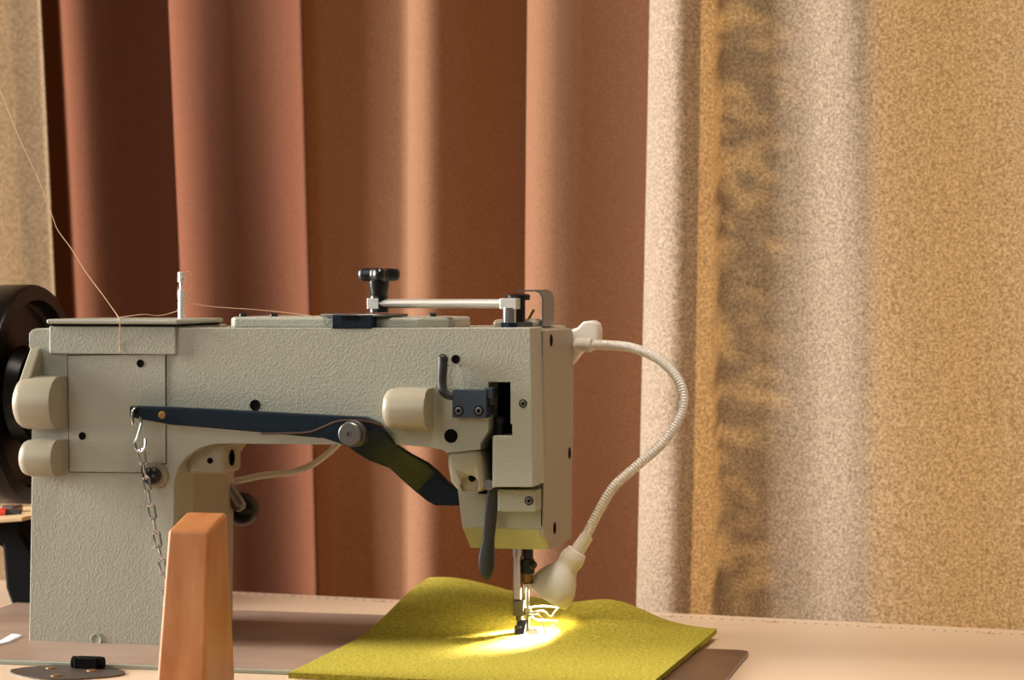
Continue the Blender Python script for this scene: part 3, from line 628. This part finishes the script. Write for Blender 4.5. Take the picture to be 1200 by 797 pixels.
# ================================================================== CURTAINS
def interp(tab, x):
    if x <= tab[0][0]: return tab[0][1]
    for (a, va), (c, vc) in zip(tab, tab[1:]):
        if x <= c: return va + (vc - va) * (x - a) / (c - a)
    return tab[-1][1]
KF = [(-400, .054), (60, .054), (200, .05), (365, .026), (470, .003), (613, -.008), (757, -.024), (838, -.004), (945, .01), (1010, .02), (2400, .02)]
CD = .50
def curtain(name, keys, jumps, m, label, D):
    xs = []; x = keys[0][0]
    while x < keys[-1][0]:
        xs.append(x); x += 1.5 if -40 < x < 1240 else 8
    xs.append(keys[-1][0])
    ds = []; d = 0.0; px_ = xs[0]; jq = sorted(jumps.items())
    for x in xs:                                            # keys give how far the cloth turns left (+) or right (-), in degrees
        d += math.tan(math.radians(max(-70, min(72, interp(keys, (x + px_) / 2))))) * (x - px_) * 2.4 / F
        while jq and x >= jq[0][0]: d += jq.pop(0)[1]
        ds.append(d); px_ = x
    vis = [q for q, x in zip(ds, xs) if -20 < x < 1220]; mean = sum(vis) / len(vis); ds = [q - mean for q in ds]
    rows = [-Z0 + .012 + i * (1.62 + Z0) / 48 for i in range(49)]
    b = B(); G = []
    for z in rows:
        py = 335 - (z - .29) * F / 2.4; dy = max(-700, min(760, py - 350)); row = []
        for x, d in zip(xs, ds):
            p = PL(x, 350, D); s = p.dot(TT) + interp(KF, x) * dy / F * 2.4 * 1.0
            d2 = d * (1 + .10 * math.sin(z * 2.2 + x * .01)) + .0015 * math.sin(z * 5 + x * .03)
            q = TT * s + TN * (D - d2); row.append(b.verts.new((q.x, q.y, z)))
        # turned hem along both edges
        G.append(row)
    for r0_, r1_ in zip(G, G[1:]):
        for i in range(len(xs) - 1): b.faces.new((r0_[i], r0_[i + 1], r1_[i + 1], r1_[i]))
    o = obj(name, b, m, loc=(G[0][len(xs) // 2].co.x, G[0][len(xs) // 2].co.y, -Z0 + .012), smooth=180)
    return tag(o, label, 'curtain')
curtain('curtain', [(-900, 0), (-800, 12), (-720, -14), (-600, 12), (-500, -14), (-400, 14), (-300, -10), (-220, 8), (-120, 0), (0, 8), (40, 2), (60, 8), (66, 60), (72, 60), (74, -60)], {}, 'beige_shaded', 'beige felt curtain at the far left behind the handwheel', CD - .008)
curtain('curtain', [(20, -20), (70, -12), (86, -5), (88, 58), (98, 36), (112, 8), (128, -22), (150, -48), (172, -46), (190, -22), (210, -4), (212, 58), (226, 38), (244, 10), (262, -14), (285, -26), (310, -14), (335, 6), (352, 22), (363, 34), (366, 0), (368, -60)], {88: .028, 212: .026}, 'brownl', 'dark brown felt curtain behind the left half of the machine', CD)
curtain('curtain', [(345, 40), (359, 36), (364, -36), (376, -28), (390, -7), (440, -4), (460, 4), (468, 40), (476, 60), (490, 52), (504, 24), (515, -10), (530, -38), (550, -54), (574, -44), (592, -22), (611, -4), (613, 62), (630, 48), (648, 22), (662, 0), (690, -16), (720, -13), (757, -8), (763, -8)], {613: .034}, 'brownr', 'warm brown felt curtain in the middle, behind the knob and machine head', CD + .004)
curtain('curtain', [(744, 62), (758, 56), (775, 44), (793, 26), (803, -4), (812, -26), (830, -38), (839, -45), (841, 6), (895, 11), (936, 12), (944, 15), (962, 21), (990, 19), (1004, 9), (1020, -6), (1050, -14), (1120, -20), (1200, -8), (1260, 20), (1340, 40), (1420, -40), (1520, -40), (1600, 45), (1680, 40), (1760, -45), (1860, -40), (1930, 40), (2020, 40), (2100, 0)], {840: -.022}, 'beige', 'wide beige felt curtain on the right, sunlight glowing through it', CD - .07)

# ================================================================== ROOM
def struct(name, b, m, **k):
    o = obj(name, b, m, **k); o['kind'] = 'structure'; return o
def tbox(b, s0, s1, d0, d1, z0, z1):
    q = [(s0, d0), (s1, d0), (s1, d1), (s0, d1)]; poly_prism(b, [T(s, d, z0) for s, d in q], [T(s, d, z1) for s, d in q])
b = B(); tbox(b, -3, 3, -3.5, .95, -Z0 - .05, -Z0); struct('floor', b, 'floor')
WD = .80; W0, W1, WZ0, WZ1 = -1.5, 1.5, -.1, 1.35
b = B(); tbox(b, -3, W0, WD, WD + .15, -Z0, 1.9); tbox(b, W1, 3, WD, WD + .15, -Z0, 1.9); tbox(b, W0, W1, WD, WD + .15, -Z0, WZ0); tbox(b, W0, W1, WD, WD + .15, WZ1, 1.9)
struct('wall_back', b, 'wall')
b = B(); tbox(b, W0, W1, WD + .05, WD + .1, WZ0, WZ0 + .05); tbox(b, W0, W1, WD + .05, WD + .1, WZ1 - .05, WZ1); tbox(b, W0, W0 + .05, WD + .05, WD + .1, WZ0, WZ1); tbox(b, W1 - .05, W1, WD + .05, WD + .1, WZ0, WZ1)
mq = PL(976, 350, CD - .08).dot(TT) - (WD + .075 - CD + .08) * .62 / .70; tbox(b, mq - .016, mq + .016, WD + .06, WD + .09, WZ0 + .04, WZ1 - .04)  # unseen bar added to keep the sun off one fold of the right curtain
struct('window_1', b, 'white')

# unseen leaf cards, added to break the sun into dapples on the curtain
b = B(); sdir = TT * .62 - TN * .70 + Vector((0, 0, -.42)); kk = .24 / .70
sL, sR = PL(858, 350, CD).dot(TT), PL(950, 350, CD).dot(TT)
rl = random.Random(3)
for i in range(620):
    s_ = rl.uniform(sL - .004, sR + .004); z_ = rl.uniform(-.35, .95); L_ = rl.uniform(.010, .020); an = rl.gauss(0.9 if z_ < .1 else .15, .35); wd = L_ * rl.uniform(.3, .45)
    d_ = WD - .06 + rl.uniform(-.02, .02); kq = (d_ - CD + .055) / .70
    c0 = T(s_, CD - .055, z_) - sdir * kq
    ux = TT * math.cos(an) + Vector((0, 0, 1)) * math.sin(an); uz = -TT * math.sin(an) + Vector((0, 0, 1)) * math.cos(an)
    tw = TN * rl.uniform(-.4, .4)
    pts = [c0 + ux * (L_ * math.cos(t)) + uz * (wd * math.sin(t) * (1 - .3 * math.cos(t)) + .25 * wd * math.cos(t) ** 2) + tw * (wd * math.sin(t)) for t in [2 * math.pi * k / 10 for k in range(10)]]
    b.faces.new([b.verts.new(p) for p in pts])
tag(obj('dapple_leaf_cards', b, 'leaf', loc=(0, .7, 0)), 'leaf-shaped cards added unseen behind the beige curtain to dapple the sunlight', 'leaf cards', kind='stuff')
# ================================================================== LIGHT
def look(o, tgt): o.rotation_euler = (Vector(tgt) - o.location).to_track_quat('-Z', 'Y').to_euler()
def area(name, loc, tgt, size, e, col, sy=None):
    l = bpy.data.lights.new(name, 'AREA'); l.energy = e; l.color = col; l.size = size
    if sy: l.shape = 'RECTANGLE'; l.size_y = sy
    o = bpy.data.objects.new(name, l); COL.objects.link(o); o.location = (loc[0], loc[1], loc[2] + Z0); look(o, (tgt[0], tgt[1], tgt[2] + Z0)); return o
area('side_window_daylight', (-4.0, -.30, 1.0), (0, .4, .2), 1.2, 500, (1, .95, .89), 1.8)
area('front_window_daylight', (-1.5, -3.2, 1.6), (-.2, .1, .1), 1.6, 24, (.90, 1, .96), 1.6)
area('sky_behind_window', T(0, 2.3, .9), T(0, .5, .3), 2.4, 17, (1, .95, .86))
cl_ = area('overhead_fill', (.15, -.35, 1.75), (.1, -.05, 0), .5, 2.4, (1, .88, .74)); cl_.data.spread = math.radians(52)  # overhead fill, added to brighten the table and upper surfaces
s = bpy.data.lights.new('sun', 'SUN'); s.energy = 4.4; s.angle = math.radians(1.5); s.color = (1, .89, .72)
so = bpy.data.objects.new('sun', s); COL.objects.link(so); so.location = (-1, 3, 3)
sd = TT * .62 - TN * .70 + Vector((0, 0, -.42)); so.rotation_euler = sd.to_track_quat('-Z', 'Y').to_euler()
sp_ = bpy.data.lights.new('lamp_bulb', 'SPOT'); sp_.energy = 58; sp_.color = (1, .87, .52); sp_.spot_size = math.radians(74); sp_.spot_blend = 1.0; sp_.shadow_soft_size = .008
spo = bpy.data.objects.new('lamp_bulb', sp_); COL.objects.link(spo)
q = hs + axn * (LN * 1.0); spo.location = (q.x, q.y, q.z + Z0); t_ = Zp(614, 755, 0); look(spo, (t_.x, t_.y, Z0))
w = bpy.data.worlds.new('world'); sc.world = w; w.use_nodes = True
w.node_tree.nodes['Background'].inputs[0].default_value = (1, .82, .66, 1); w.node_tree.nodes['Background'].inputs[1].default_value = .14

# ================================================================== CAMERA
cam = bpy.data.cameras.new('camera'); cam.sensor_width = 36; cam.lens = F / 1200 * 36; cam.clip_start = .05
co = bpy.data.objects.new('camera', cam); COL.objects.link(co); co.location = (CAM.x, CAM.y, CAM.z + Z0)
co.rotation_euler = F_.to_track_quat('-Z', 'Y').to_euler()
cam.dof.use_dof = True; cam.dof.focus_distance = 1.92; cam.dof.aperture_fstop = 9
sc.camera = co
sc.view_settings.view_transform = 'Standard'; sc.view_settings.look = 'None'; sc.view_settings.gamma = 1; sc.view_settings.exposure = 0
sc.view_settings.use_curve_mapping = False
